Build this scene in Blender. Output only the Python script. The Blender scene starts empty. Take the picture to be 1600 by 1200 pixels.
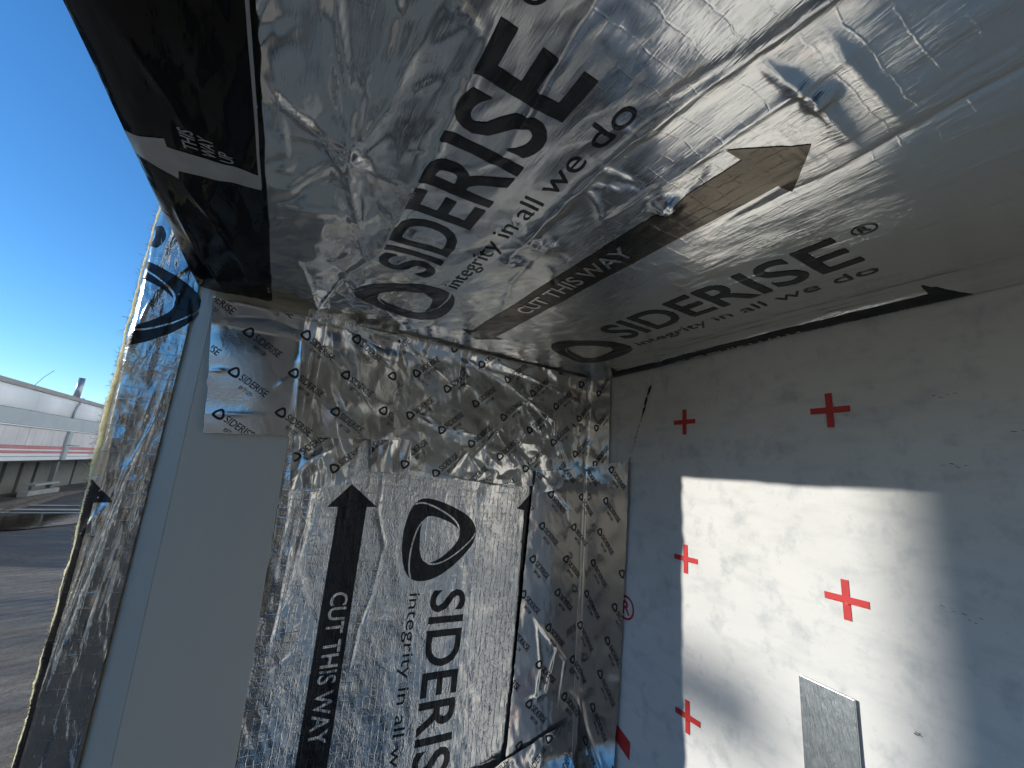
import bpy, math, random
import numpy as np
from mathutils import Matrix, Vector

random.seed(7)
RNG = np.random.default_rng(7)
SC = bpy.context.scene
COL = SC.collection
CZ = 1.73                                   # eye height above the yard

# ------------------------------------------------------------------ camera
cam_d = bpy.data.cameras.new('camera')
cam = bpy.data.objects.new('camera', cam_d)
COL.objects.link(cam)
cam_d.sensor_width = 36.0
cam_d.lens = 14.4
cam_d.clip_start = 0.01
cam_d.clip_end = 3000
R = Matrix(((0.86922, -0.17377, -0.46287),
            (-0.48784, -0.14917, -0.86010),
            (0.08041, 0.97342, -0.21444)))
cam.matrix_world = Matrix.Translation((0, 0, CZ)) @ R.to_4x4()
SC.camera = cam

# ------------------------------------------------------------------ light
SUN_DIR = Vector((-1.0, 0.300, 0.2884)).normalized()     # towards the sun
SUN_EL = math.asin(SUN_DIR.z)
SUN_AZ = math.atan2(SUN_DIR.x, SUN_DIR.y)
w = bpy.data.worlds.new('World')
SC.world = w
w.use_nodes = True
nt = w.node_tree
bg = nt.nodes['Background']
sky = nt.nodes.new('ShaderNodeTexSky')
sky.sky_type = 'NISHITA'
sky.sun_disc = False
sky.sun_elevation = SUN_EL
sky.sun_rotation = SUN_AZ
sky.air_density = 0.9
sky.dust_density = 0.0
sky.ozone_density = 5.0
hs = nt.nodes.new('ShaderNodeHueSaturation')
hs.inputs['Saturation'].default_value = 1.13
tint = nt.nodes.new('ShaderNodeMix')
tint.data_type = 'RGBA'; tint.blend_type = 'MULTIPLY'
tint.inputs[0].default_value = 1.0
tint.inputs[7].default_value = (1.0, 0.945, 0.905, 1)
nt.links.new(sky.outputs[0], tint.inputs[6])
nt.links.new(tint.outputs[2], hs.inputs['Color'])
nt.links.new(hs.outputs[0], bg.inputs[0])
bg.inputs[1].default_value = 0.15
sun_d = bpy.data.lights.new('sun', 'SUN')
sun_d.energy = 2.5
sun_d.angle = math.radians(0.55)
sun_d.color = (1.0, 0.985, 0.95)
sun = bpy.data.objects.new('sun', sun_d)
COL.objects.link(sun)
sun.rotation_euler = SUN_DIR.to_track_quat('Z', 'Y').to_euler()
SC.view_settings.view_transform = 'Standard'
SC.view_settings.look = 'None'
SC.view_settings.gamma = 1.0
SC.view_settings.exposure = 0.66
SC.view_settings.use_curve_mapping = False
SC.cycles.max_bounces = 10
SC.cycles.glossy_bounces = 6
SC.cycles.diffuse_bounces = 5

# ------------------------------------------------------------------ numpy noise
TAB = np.random.default_rng(11).random((256, 256))


def _h(i, j, s):
    return TAB[(i * 3 + s * 17 + (j >> 5) * 7) & 255, (j * 5 + s * 41 + (i >> 6) * 3) & 255]


def vnoise(x, y, s=0):
    i = np.floor(x).astype(int); j = np.floor(y).astype(int)
    fx = x - i; fy = y - j
    fx = fx * fx * (3 - 2 * fx); fy = fy * fy * (3 - 2 * fy)
    a = _h(i, j, s); b = _h(i + 1, j, s); c = _h(i, j + 1, s); d = _h(i + 1, j + 1, s)
    return (a + (b - a) * fx) * (1 - fy) + (c + (d - c) * fx) * fy - 0.5


def facets(x, y, s=0):
    """crumpled sheet: flat triangles between random heights, -0.5..0.5"""
    x2 = x + 0.9 * vnoise(x * 0.6, y * 0.6, s + 3) + 0.35 * vnoise(x * 1.7, y * 1.7, s + 5)
    y2 = y + 0.9 * vnoise(x * 0.6 + 31, y * 0.6, s + 4) + 0.35 * vnoise(x * 1.7 + 9, y * 1.7, s + 6)
    i = np.floor(x2).astype(int); j = np.floor(y2).astype(int)
    fx = x2 - i; fy = y2 - j
    a = _h(i, j, s); b = _h(i + 1, j, s); c = _h(i, j + 1, s); d = _h(i + 1, j + 1, s)
    lo = a + (b - a) * fx + (c - a) * fy
    hi = d + (c - d) * (1 - fx) + (b - d) * (1 - fy)
    return np.where(fx + fy < 1, lo, hi) - 0.5


def sstep(a, b, x):
    t = np.clip((x - a) / (b - a), 0, 1)
    return t * t * (3 - 2 * t)


def fold_h(u, v, folds):
    """folds: (points, height, width); a sharp-backed crease along each polyline"""
    h = np.zeros_like(u)
    for pts, amp, wd in folds:
        best = np.full(u.shape, 9.0)
        side = np.zeros_like(u)
        n = len(pts)
        for k in range(n - 1):
            (x0, y0), (x1, y1) = pts[k], pts[k + 1]
            dx, dy = x1 - x0, y1 - y0
            L2 = dx * dx + dy * dy
            t = np.clip(((u - x0) * dx + (v - y0) * dy) / L2, 0, 1)
            px = u - x0 - t * dx; py = v - y0 - t * dy
            d = np.sqrt(px * px + py * py)
            fade = np.ones_like(t)
            if k == 0:
                fade = np.minimum(fade, 0.25 + 0.75 * sstep(0, 0.5, t))
            if k == n - 2:
                fade = np.minimum(fade, 0.25 + 0.75 * sstep(0, 0.5, 1 - t))
            m = d < best
            best = np.where(m, d, best)
            side = np.where(m, fade, side)
        wv = wd * (1 + 0.5 * vnoise(u * 60, v * 60, 8))
        h += amp * side * np.exp(-best / wv) * (0.8 + 0.6 * vnoise(u * 90, v * 90, 9))
    return h


def dents_h(u, v, dents):
    h = np.zeros_like(u)
    for x, y, r, amp in dents:
        d = np.hypot(u - x, v - y)
        a = np.arctan2(v - y, u - x)
        h += amp * np.exp(-(d / r) ** 2) * (1 + 0.9 * np.abs(np.sin(a * 3.5 + x * 90)) * np.minimum(1, d / (r * 0.4)))
    return h

# ------------------------------------------------------------------ object helpers


def tag(o, label=None, cat=None, group=None, kind=None):
    if label: o['label'] = label
    if cat: o['category'] = cat
    if group: o['group'] = group
    if kind: o['kind'] = kind
    return o


def empty(name, loc, label=None, cat=None, group=None):
    o = bpy.data.objects.new(name, None)
    o.empty_display_size = 0.05
    o.location = loc
    COL.objects.link(o)
    return tag(o, label, cat, group)


def mesh_obj(name, verts, faces, mat, parent=None, smooth=False, uv=None, mats=None, fmat=None):
    me = bpy.data.meshes.new(name)
    v = np.asarray(verts, dtype=np.float64)
    if parent is not None:
        v = v - np.array(parent_loc(parent))
    if isinstance(faces, np.ndarray):
        n, k = faces.shape
        me.vertices.add(len(v)); me.vertices.foreach_set('co', v.ravel())
        me.loops.add(n * k); me.loops.foreach_set('vertex_index', faces.astype(np.int32).ravel())
        me.polygons.add(n)
        me.polygons.foreach_set('loop_start', np.arange(0, n * k, k, dtype=np.int32))
        me.update(calc_edges=True)
    else:
        me.from_pydata([tuple(p) for p in v], [], faces)
    if uv is not None:
        lay = me.uv_layers.new(name='UVMap')
        idx = np.empty(len(me.loops), dtype=np.int32)
        me.loops.foreach_get('vertex_index', idx)
        lay.data.foreach_set('uv', np.asarray(uv, dtype=np.float32)[idx].ravel())
    if smooth:
        me.polygons.foreach_set('use_smooth', np.ones(len(me.polygons), dtype=bool))
    for m in (mats or [mat]):
        me.materials.append(m)
    if fmat is not None:
        me.polygons.foreach_set('material_index', np.asarray(fmat, dtype=np.int32))
    me.update()
    o = bpy.data.objects.new(name, me)
    COL.objects.link(o)
    if parent is not None:
        o.parent = parent
    return o


def parent_loc(p):
    l = Vector((0, 0, 0))
    while p is not None:
        l += p.location
        p = p.parent
    return tuple(l)


def box_vf(x0, x1, y0, y1, z0, z1):
    v = [(x0, y0, z0), (x1, y0, z0), (x1, y1, z0), (x0, y1, z0), (x0, y0, z1), (x1, y0, z1), (x1, y1, z1), (x0, y1, z1)]
    f = [(0, 3, 2, 1), (4, 5, 6, 7), (0, 1, 5, 4), (1, 2, 6, 5), (2, 3, 7, 6), (3, 0, 4, 7)]
    return v, f


def box(name, b, mat, parent=None, bevel=0.0):
    v, f = box_vf(*b)
    o = mesh_obj(name, v, f, mat, parent)
    if bevel:
        md = o.modifiers.new('bevel', 'BEVEL'); md.width = bevel; md.segments = 2
    return o


def tube(name, pts, r, mat, parent=None, n=10):
    vs = []; fs = []
    P = [Vector(p) for p in pts]
    for i, p in enumerate(P):
        t = (P[min(i + 1, len(P) - 1)] - P[max(i - 1, 0)]).normalized()
        a = t.orthogonal().normalized(); b = t.cross(a)
        if i and (a.dot(pa) < 0.99):
            a = (pa - t * pa.dot(t)).normalized(); b = t.cross(a)
        pa = a
        for k in range(n):
            g = 2 * math.pi * k / n
            vs.append(tuple(p + a * math.cos(g) * r + b * math.sin(g) * r))
    for i in range(len(P) - 1):
        for k in range(n):
            fs.append((i * n + k, i * n + (k + 1) % n, (i + 1) * n + (k + 1) % n, (i + 1) * n + k))
    fs.append(tuple(range(n - 1, -1, -1))); fs.append(tuple((len(P) - 1) * n + k for k in range(n)))
    return mesh_obj(name, vs, fs, mat, parent, smooth=True)


class Sheet:
    """a thin sheet: base(u, v) -> point and outward normal, hf(u, v) -> relief"""

    def __init__(s, base, hf):
        s.base, s.hf = base, hf

    def pos(s, u, v, lift=0.0):
        P, N = s.base(u, v)
        return P + N * (s.hf(u, v) + lift)[:, None]

    def grid(s, name, corners, nu, nv, mat, parent, keep=None, edge=0.0, lift=0.0):
        """corners: (u,v) at bottom-left, bottom-right, top-right, top-left"""
        a = np.linspace(0, 1, nu + 1); b = np.linspace(0, 1, nv + 1)
        A, B = np.meshgrid(a, b); A = A.ravel(); B = B.ravel()
        c = np.array(corners)
        uv = ((1 - A) * (1 - B))[:, None] * c[0] + (A * (1 - B))[:, None] * c[1] + (A * B)[:, None] * c[2] + ((1 - A) * B)[:, None] * c[3]
        if edge:
            ed = np.minimum(np.minimum(A, 1 - A) * nu, np.minimum(B, 1 - B) * nv)
            j = np.clip(1 - ed / 6, 0, 1)[:, None]
            uv = uv + j * edge * np.stack([vnoise(uv[:, 1] * 160, uv[:, 0] * 30, 1) + vnoise(uv[:, 1] * 700, uv[:, 0] * 30, 12) * .4,
                                           vnoise(uv[:, 0] * 160, uv[:, 1] * 30, 2) + vnoise(uv[:, 0] * 700, uv[:, 1] * 30, 13) * .4], 1)
        P = s.pos(uv[:, 0], uv[:, 1], lift)
        I = np.arange((nu + 1) * (nv + 1)).reshape(nv + 1, nu + 1)
        q = np.stack([I[:-1, :-1].ravel(), I[:-1, 1:].ravel(), I[1:, 1:].ravel(), I[1:, :-1].ravel()], 1)
        if keep is not None:
            cu = uv[q].mean(1)
            q = q[keep(cu[:, 0], cu[:, 1])]
        # orient towards N
        n = np.cross(P[q[0, 1]] - P[q[0, 0]], P[q[0, 3]] - P[q[0, 0]])
        _, N = s.base(uv[q[0, :1], 0], uv[q[0, :1], 1])
        if n @ N[0] < 0:
            q = q[:, ::-1]
        return mesh_obj(name, P, q, mat, parent, smooth=True, uv=uv)

    def prints(s, name, shapes, mat, parent, L=0.0022, clip=None, lift=0.00035):
        """shapes: list of (pts Nx2, tris) in (u, v)"""
        V = []; T = []; o = 0
        for p, t in shapes:
            V.append(np.asarray(p, float)); T.append(np.asarray(t, int) + o); o += len(p)
        V = np.concatenate(V); T = np.concatenate(T)
        tri = V[T]                                   # n,3,2
        for _ in range(14):
            e = np.stack([np.linalg.norm(tri[:, 1] - tri[:, 0], axis=1), np.linalg.norm(tri[:, 2] - tri[:, 1], axis=1),
                          np.linalg.norm(tri[:, 0] - tri[:, 2], axis=1)], 1)
            k = e.argmax(1); big = e.max(1) > L
            if not big.any(): break
            keep_ = tri[~big]; b = tri[big]; k = k[big]
            r = np.arange(len(b))
            p0 = b[r, k]; p1 = b[r, (k + 1) % 3]; p2 = b[r, (k + 2) % 3]
            m = (p0 + p1) / 2
            tri = np.concatenate([keep_, np.stack([p0, m, p2], 1), np.stack([m, p1, p2], 1)])
        if clip is not None:
            c = tri.mean(1)
            tri = tri[clip(c[:, 0], c[:, 1])]
        if not len(tri): return None
        flat = np.round(tri.reshape(-1, 2), 6)
        uq, inv = np.unique(flat, axis=0, return_inverse=True)
        f = inv.reshape(-1, 3)
        f = f[(f[:, 0] != f[:, 1]) & (f[:, 1] != f[:, 2]) & (f[:, 0] != f[:, 2])]
        P = s.pos(uq[:, 0], uq[:, 1], lift)
        n = np.cross(P[f[:, 1]] - P[f[:, 0]], P[f[:, 2]] - P[f[:, 0]])
        _, N = s.base(uq[f[:, 0], 0], uq[f[:, 0], 1])
        flip = (n * N).sum(1) < 0
        f[flip] = f[flip][:, ::-1]
        return mesh_obj(name, P, f, mat, parent, smooth=True, uv=uq)

# ------------------------------------------------------------------ print shapes
_glyph = {}


def text_shape(body, bold=0.0, space=1.0):
    key = (body, bold, space)
    if key in _glyph: return _glyph[key]
    cu = bpy.data.curves.new('text', 'FONT')
    cu.body = body; cu.size = 1.0; cu.offset = bold; cu.space_character = space
    cu.resolution_u = 4
    ob = bpy.data.objects.new('text', cu)
    COL.objects.link(ob)
    dg = bpy.context.evaluated_depsgraph_get()
    me = ob.evaluated_get(dg).to_mesh()
    me.calc_loop_triangles()
    v = np.array([p.co[:2] for p in me.vertices]); t = np.array([tuple(x.vertices) for x in me.loop_triangles])
    ob.evaluated_get(dg).to_mesh_clear()
    bpy.data.objects.remove(ob); bpy.data.curves.remove(cu)
    _glyph[key] = (v, t)
    return v, t


_capH = text_shape('H')[0][:, 1].max()


def text_at(body, start, direc, up, cap, length=None, bold=0.0, shear=0.0, space=1.0):
    v, t = text_shape(body, bold, space)
    x = v[:, 0] - v[:, 0].min(); y = v[:, 1] / _capH
    if length is None:
        x = x / _capH * cap
    else:
        x = x / x.max() * length
    y = y * cap
    x = x + shear * y
    d = np.array(direc, float); d /= np.linalg.norm(d); u = np.array(up, float); u /= np.linalg.norm(u)
    return np.array(start) + x[:, None] * d + y[:, None] * u, t


def chaikin(p, n):
    p = np.asarray(p, float)
    for _ in range(n):
        q = np.roll(p, -1, 0)
        p = np.stack([0.75 * p + 0.25 * q, 0.25 * p + 0.75 * q], 1).reshape(-1, 2)
    return p


def logo_local(detail=4, gaps=True):
    """rounded triangle ring, apex up, inside 0..1 box; returns pts, tris"""
    out = chaikin([(-.09, .24), (.13, .90), (.36, 1.11), (.62, 1.04), (1.02, .58), (1.07, .17), (.83, .0), (.40, -.05), (.05, .03)], detail)
    inn = chaikin([(.17, .33), (.28, .69), (.40, .83), (.55, .80), (.78, .54), (.83, .34), (.72, .24), (.42, .20), (.24, .22)], detail)
    n = len(out)
    pts = []; tris = []

    def quad(a, b, c, d):
        k = len(pts)
        pts.extend([a, b, c, d]); tris.extend([(k, k + 1, k + 2), (k, k + 2, k + 3)])

    def gapfn(t):           # ring parameter 0..1 -> gap position (0 inner .. 1 outer) or None
        k = (t * 3 - 0.55) % 3
        f = k % 1.0
        return 1.06 - 1.12 * f ** 0.8

    for i in range(n):
        j = (i + 1) % n
        a0, a1 = inn[i], out[i]; b0, b1 = inn[j], out[j]
        if not gaps:
            quad(a0, a1, b1, b0); continue
        ga, gb = gapfn(i / n), gapfn((i + 1) / n)
        if gb > ga + 0.3: gb = -0.06
        w_ = 0.05
        la, lb = np.clip(ga - w_, 0, 1), np.clip(gb - w_, 0, 1)
        ha, hb = np.clip(ga + w_, 0, 1), np.clip(gb + w_, 0, 1)
        P = lambda s0, s1, f: s0 + (s1 - s0) * f
        if la > 0 or lb > 0: quad(a0, P(a0, a1, la), P(b0, b1, lb), b0)
        if ha < 1 or hb < 1: quad(P(a0, a1, ha), a1, b1, P(b0, b1, hb))
    return np.array(pts), np.array(tris)


LOGO_BIG = logo_local(3, True)
LOGO_SMALL = logo_local(1, False)


def logo_at(kind, start, direc, up, wd, ht):
    v, t = kind
    d = np.array(direc, float); d /= np.linalg.norm(d); u = np.array(up, float); u /= np.linalg.norm(u)
    return np.array(start) + v[:, :1] * wd * d + v[:, 1:] * ht * u, t


def poly(pts):
    """simple polygon -> ear-clipped triangles"""
    from mathutils.geometry import tessellate_polygon
    p = [Vector((x, y, 0)) for x, y in pts]
    return np.array(pts, float), np.array(tessellate_polygon([p]))


def ring(c, r0, r1, n=32):
    a = np.linspace(0, 2 * math.pi, n, endpoint=False)
    p = np.concatenate([np.stack([c[0] + r * np.cos(a), c[1] + r * np.sin(a)], 1) for r in (r0, r1)])
    t = []
    for i in range(n):
        j = (i + 1) % n
        t += [(i, n + i, n + j), (i, n + j, j)]
    return p, np.array(t)

# ------------------------------------------------------------------ materials


class NT:
    def __init__(s, name):
        s.m = bpy.data.materials.new(name); s.m.use_nodes = True
        s.t = s.m.node_tree; s.b = s.t.nodes['Principled BSDF']

    def n(s, typ, **kw):
        nd = s.t.nodes.new(typ)
        for k, v in kw.items():
            if k.startswith('i_'):
                key = k[2:]
                key = int(key) if key.isdigit() else key.replace('_', ' ')
                s.inp(nd, key, v)
            else:
                setattr(nd, k, v)
        return nd

    def inp(s, nd, key, v):
        if isinstance(v, bpy.types.NodeSocket):
            s.t.links.new(v, nd.inputs[key])
        else:
            nd.inputs[key].default_value = v

    def math(s, op, a, b=0.0, c=0.0, clamp=False):
        nd = s.n('ShaderNodeMath', operation=op, use_clamp=clamp)
        s.inp(nd, 0, a); s.inp(nd, 1, b)
        if len(nd.inputs) > 2: s.inp(nd, 2, c)
        return nd.outputs[0]

    def noise(s, vec, scale, detail=4, rough=.55, typ='FBM', dist=0.0, dim='3D'):
        nd = s.n('ShaderNodeTexNoise', noise_dimensions=dim, noise_type=typ)
        s.inp(nd, 'Vector', vec); s.inp(nd, 'Scale', scale); s.inp(nd, 'Detail', detail); s.inp(nd, 'Roughness', rough); s.inp(nd, 'Distortion', dist)
        return nd.outputs[0]

    def rng(s, v, a, b, c, d, smooth=False):
        nd = s.n('ShaderNodeMapRange', interpolation_type='SMOOTHSTEP' if smooth else 'LINEAR')
        for k, x in zip(range(5), (v, a, b, c, d)): s.inp(nd, k, x)
        return nd.outputs[0]

    def mix(s, f, a, b):
        nd = s.n('ShaderNodeMix', data_type='RGBA')
        s.inp(nd, 0, f)
        s.inp(nd, 6, a if isinstance(a, bpy.types.NodeSocket) else (*a, 1)); s.inp(nd, 7, b if isinstance(b, bpy.types.NodeSocket) else (*b, 1))
        return nd.outputs[2]

    def scale(s, vec, sc):
        nd = s.n('ShaderNodeVectorMath', operation='MULTIPLY'); s.inp(nd, 0, vec); s.inp(nd, 1, sc)
        return nd.outputs[0]


def foil_height(M, cr, cr_amp, scrim, scrim_amp):
    """relief in millimetres from crinkle and reinforcing threads; returns socket"""
    uv = M.n('ShaderNodeUVMap').outputs[0]
    sep = M.n('ShaderNodeSeparateXYZ'); M.inp(sep, 0, uv)
    v1 = M.scale(uv, (cr[0], cr[1], 1))
    n1 = M.noise(v1, 1.0, 3, .5, 'FBM', 0.6)
    rid = M.math('ABSOLUTE', M.math('SUBTRACT', n1, 0.5))
    n2 = M.noise(M.scale(uv, (cr[0] * 2.7, cr[1] * 2.7, 1)), 1.0, 2, .5)
    rid2 = M.math('ABSOLUTE', M.math('SUBTRACT', n2, 0.5))
    mask = M.rng(M.noise(uv, 22, 2), .38, .62, .35, 1.0, True)
    h = M.math('MULTIPLY', M.math('ADD', M.math('MULTIPLY', rid, cr_amp), M.math('MULTIPLY', rid2, cr_amp * .45)), mask)
    if scrim:
        wob = M.noise(M.scale(uv, (75, 75, 1)), 1.0, 2)
        tot = None
        for k, p in enumerate(scrim):
            c = sep.outputs[k]
            c = M.math('ADD', c, M.math('MULTIPLY', wob, p * .5))
            d = M.math('MULTIPLY', M.math('ABSOLUTE', M.math('SUBTRACT', M.math('FRACT', M.math('DIVIDE', c, p)), 0.5)), p)
            ln = M.rng(d, 0.0, 0.0006, 1.0, 0.0, True)
            tot = ln if tot is None else M.math('MAXIMUM', tot, ln)
        brk = M.rng(M.noise(M.scale(uv, (90, 90, 1)), 1.0, 2), .36, .60, .25, 1.0, True)
        h = M.math('ADD', h, M.math('MULTIPLY', M.math('MULTIPLY', tot, brk), scrim_amp))
    return h, uv


def foil_mat(name, cr=(140, 140), cr_amp=.5, scrim=None, scrim_amp=.15, rough=.2, col=(.76, .745, .71), str_=1.0, calm=None):
    """calm: (u0, u1, k) the drawn texture weakens to k where u < u0"""
    M = NT(name)
    h, uv = foil_height(M, cr, cr_amp, scrim, scrim_amp)
    if calm:
        sp = M.n('ShaderNodeSeparateXYZ'); M.inp(sp, 0, uv)
        cm = M.rng(sp.outputs[0], calm[0], calm[1], calm[2], 1.0, True)
        h = M.math('MULTIPLY', h, cm)
    bmp = M.n('ShaderNodeBump', i_Strength=str_, i_Distance=0.001, i_Height=h)
    M.b.inputs['Metallic'].default_value = .94
    M.b.inputs['Base Color'].default_value = (*col, 1)
    M.inp(M.b, 'Roughness', M.rng(M.noise(uv, 30, 3), .3, .7, rough * .7, rough * 1.35))
    M.t.links.new(bmp.outputs[0], M.b.inputs['Normal'])
    return M.m


def ink_mat(name, cr=(140, 140), cr_amp=.4, scrim=None, scrim_amp=.12, rough=.28, col=(.010, .010, .011), spec=.5, ior=1.5):
    M = NT(name)
    M.b.inputs['IOR'].default_value = ior
    h, uv = foil_height(M, cr, cr_amp, scrim, scrim_amp)
    bmp = M.n('ShaderNodeBump', i_Strength=1.0, i_Distance=0.001, i_Height=h)
    worn = M.rng(M.noise(M.scale(uv, (700, 700, 1)), 1.0, 3, .7), .70, .78, 0, .55)
    M.inp(M.b, 'Base Color', M.mix(worn, col, (.18, .18, .18)))
    M.b.inputs['Roughness'].default_value = rough
    M.b.inputs['Specular IOR Level'].default_value = spec
    M.t.links.new(bmp.outputs[0], M.b.inputs['Normal'])
    return M.m


def simple(name, col, rough=.6, metal=0.0, nscale=0, namp=.1, bump=0.0, bscale=0, spec=.5):
    M = NT(name)
    M.b.inputs['Roughness'].default_value = rough
    M.b.inputs['Metallic'].default_value = metal
    M.b.inputs['Specular IOR Level'].default_value = spec
    co = M.n('ShaderNodeTexCoord').outputs['Object']
    if nscale:
        f = M.rng(M.noise(co, nscale, 6, .6), .3, .7, 0, 1)
        a = tuple(c * (1 - namp) for c in col); b = tuple(min(1, c * (1 + namp)) for c in col)
        M.inp(M.b, 'Base Color', M.mix(f, a, b))
    else:
        M.b.inputs['Base Color'].default_value = (*col, 1)
    if bump:
        bp = M.n('ShaderNodeBump', i_Strength=1.0, i_Distance=bump, i_Height=M.noise(co, bscale, 5, .6))
        M.t.links.new(bp.outputs[0], M.b.inputs['Normal'])
    return M.m


CEIL_SCRIM = (.0072, .0096)
M_foil_ceiling = foil_mat('foil_smooth_scrim', (380, 60), .44, CEIL_SCRIM, .05, .150, col=(.82, .81, .78), calm=(.06, .17, .28))
M_foil_barrier = foil_mat('foil_crinkled_scrim', (215, 125), 1.2, (.0060, .0082), .15, .12, col=(.80, .79, .76))
M_foil_strip = foil_mat('foil_strip_scrim', (230, 70), .75, (.0085, .0105), .07, .18, col=(.60, .60, .575))
M_foil_tape = foil_mat('foil_tape', (170, 120), .20, None, 0, .17)
M_ink_ceiling = ink_mat('black_ink_smooth', (330, 55), .20, CEIL_SCRIM, .06, .25, ior=1.6)
M_ink_arrow = foil_mat('bronze_black_arrow_ink', (330, 90), .28, CEIL_SCRIM, .06, .22, col=(.145, .126, .102))
M_ink_arrow.node_tree.nodes['Principled BSDF'].inputs['Metallic'].default_value = 1.0
M_ink_barrier = ink_mat('black_ink_crinkled', (215, 110), .75, (.0060, .0082), .16, .27)
M_ink_tape = simple('black_tape_ink', (.012, .012, .013), .35)
M_ink_white = simple('pale_strip_print', (.46, .46, .45), .38, .35, nscale=60, namp=.15)
M_strip_black = ink_mat('black_edge_strip', (110, 50), .45, None, 0, .14, (.003, .003, .003), .17)
M_ink_red = simple('red_membrane_print', (.55, .028, .024), .55, nscale=90, namp=.12)
M_wool = simple('yellow_mineral_wool', (.84, .74, .43), .95, nscale=60, namp=.18, bump=.003, bscale=220)
_b = M_wool.node_tree.nodes['Principled BSDF']
_b.inputs['Subsurface Weight'].default_value = .8
_b.inputs['Subsurface Radius'].default_value = (1.0, .9, .6)
_b.inputs['Subsurface Scale'].default_value = .008


def membrane_mat():
    M = NT('white_membrane')
    uv = M.n('ShaderNodeUVMap').outputs[0]
    big = M.rng(M.noise(uv, 9, 5, .62), .35, .68, 0, 1)
    sm = M.rng(M.noise(M.scale(uv, (45, 38, 1)), 1.0, 6, .68), .52, .72, 0, 1)
    smear = M.rng(M.noise(M.scale(uv, (24, 70, 1)), 1.0, 4, .6), .5, .75, 0, 1)
    fleck = M.rng(M.noise(M.scale(uv, (160, 260, 1)), 1.0, 3, .7), .70, .78, 0, 1)
    flmask = M.rng(M.noise(uv, 14, 2), .48, .62, 0, 1)
    c = M.mix(M.math('MULTIPLY', big, .8), (.735, .71, .65), (.655, .635, .59))
    c = M.mix(M.math('MULTIPLY', sm, .85), c, (.47, .48, .465))
    c = M.mix(M.math('MULTIPLY', smear, .42), c, (.43, .44, .43))
    c = M.mix(M.math('MULTIPLY', M.math('MULTIPLY', fleck, flmask), .55), c, (.25, .25, .24))
    M.inp(M.b, 'Base Color', c)
    M.b.inputs['Roughness'].default_value = .55
    M.b.inputs['Specular IOR Level'].default_value = .35
    bp = M.n('ShaderNodeBump', i_Strength=.5, i_Distance=.0006, i_Height=M.noise(M.scale(uv, (90, 90, 1)), 1.0, 5, .6))
    M.t.links.new(bp.outputs[0], M.b.inputs['Normal'])
    return M.m


M_membrane = membrane_mat()


def galv_mat():
    M = NT('galvanised_steel')
    co = M.n('ShaderNodeTexCoord').outputs['Object']
    vo = M.n('ShaderNodeTexVoronoi', i_Scale=420.0, i_Vector=M.scale(co, (1, 1, .45)))
    f = M.rng(M.noise(M.scale(co, (600, 600, 160)), 1.0, 3), .3, .7, 0, 1)
    c = M.mix(f, (.58, .62, .62), (.64, .68, .68))
    M.inp(M.b, 'Base Color', c)
    M.b.inputs['Metallic'].default_value = 1.0
    M.inp(M.b, 'Roughness', M.rng(vo.outputs['Color'], 0, 1, .29, .34))
    bp = M.n('ShaderNodeBump', i_Strength=.35, i_Distance=.0003, i_Height=f)
    M.t.links.new(bp.outputs[0], M.b.inputs['Normal'])
    return M.m


M_galv = galv_mat()


def panel_mat():
    M = NT('grey_coated_sheet')
    co = M.n('ShaderNodeTexCoord').outputs['Object']
    cloud = M.rng(M.noise(M.scale(co, (14, 14, 5)), 1.0, 5, .6), .35, .68, 0, 1)
    rub = M.rng(M.noise(M.scale(co, (260, 260, 7)), 1.0, 4, .65), .60, .74, 0, 1)
    dust = M.rng(M.noise(M.scale(co, (420, 420, 420)), 1.0, 3, .7), .68, .76, 0, 1)
    where = M.rng(M.noise(M.scale(co, (9, 9, 9)), 1.0, 2), .45, .62, 0, 1)
    c = M.mix(M.math('MULTIPLY', cloud, .5), (.66, .60, .48), (.60, .55, .445))
    c = M.mix(M.math('MULTIPLY', M.math('MULTIPLY', rub, where), .22), c, (.80, .75, .65))
    c = M.mix(M.math('MULTIPLY', M.math('MULTIPLY', dust, where), .35), c, (.36, .33, .28))
    M.inp(M.b, 'Base Color', c)
    M.inp(M.b, 'Roughness', M.rng(cloud, 0, 1, .34, .50))
    return M.m


M_panel = panel_mat()


def ground_mat():
    M = NT('wet_yard_ground')
    co = M.n('ShaderNodeTexCoord').outputs['Object']
    st = M.n('ShaderNodeMapping'); M.inp(st, 'Vector', co); st.inputs['Rotation'].default_value = (0, 0, .35); st.inputs['Scale'].default_value = (.35, 1.6, 1)
    n1 = M.rng(M.noise(st.outputs[0], 1.1, 7, .62), .36, .64, 0, 1)
    n2 = M.rng(M.noise(co, .7, 5, .6), .42, .58, 0, 1)
    n3 = M.rng(M.noise(st.outputs[0], 7, 6, .7), .35, .7, 0, 1)
    c = M.mix(n1, (.045, .038, .031), (.24, .21, .17))
    c = M.mix(M.math('MULTIPLY', n2, .55), c, (.11, .080, .052))
    c = M.mix(M.math('MULTIPLY', n3, .5), c, (.20, .20, .19))
    grit = M.rng(M.noise(co, 38, 6, .75), .40, .66, 0, 1)
    c = M.mix(M.math('MULTIPLY', grit, .55), c, (.035, .031, .027))
    M.inp(M.b, 'Base Color', c)
    M.inp(M.b, 'Roughness', M.rng(n1, 0, 1, .42, .9))
    M.b.inputs['Specular IOR Level'].default_value = .25
    wv = M.n('ShaderNodeTexWave', i_Scale=3.2, i_Distortion=2.5, i_Detail=2.0, i_Vector=st.outputs[0])
    hh = M.math('ADD', M.noise(co, 9, 8, .7), M.math('MULTIPLY', wv.outputs[1], .35))
    bp = M.n('ShaderNodeBump', i_Strength=.9, i_Distance=.03, i_Height=hh)
    M.t.links.new(bp.outputs[0], M.b.inputs['Normal'])
    return M.m


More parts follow.
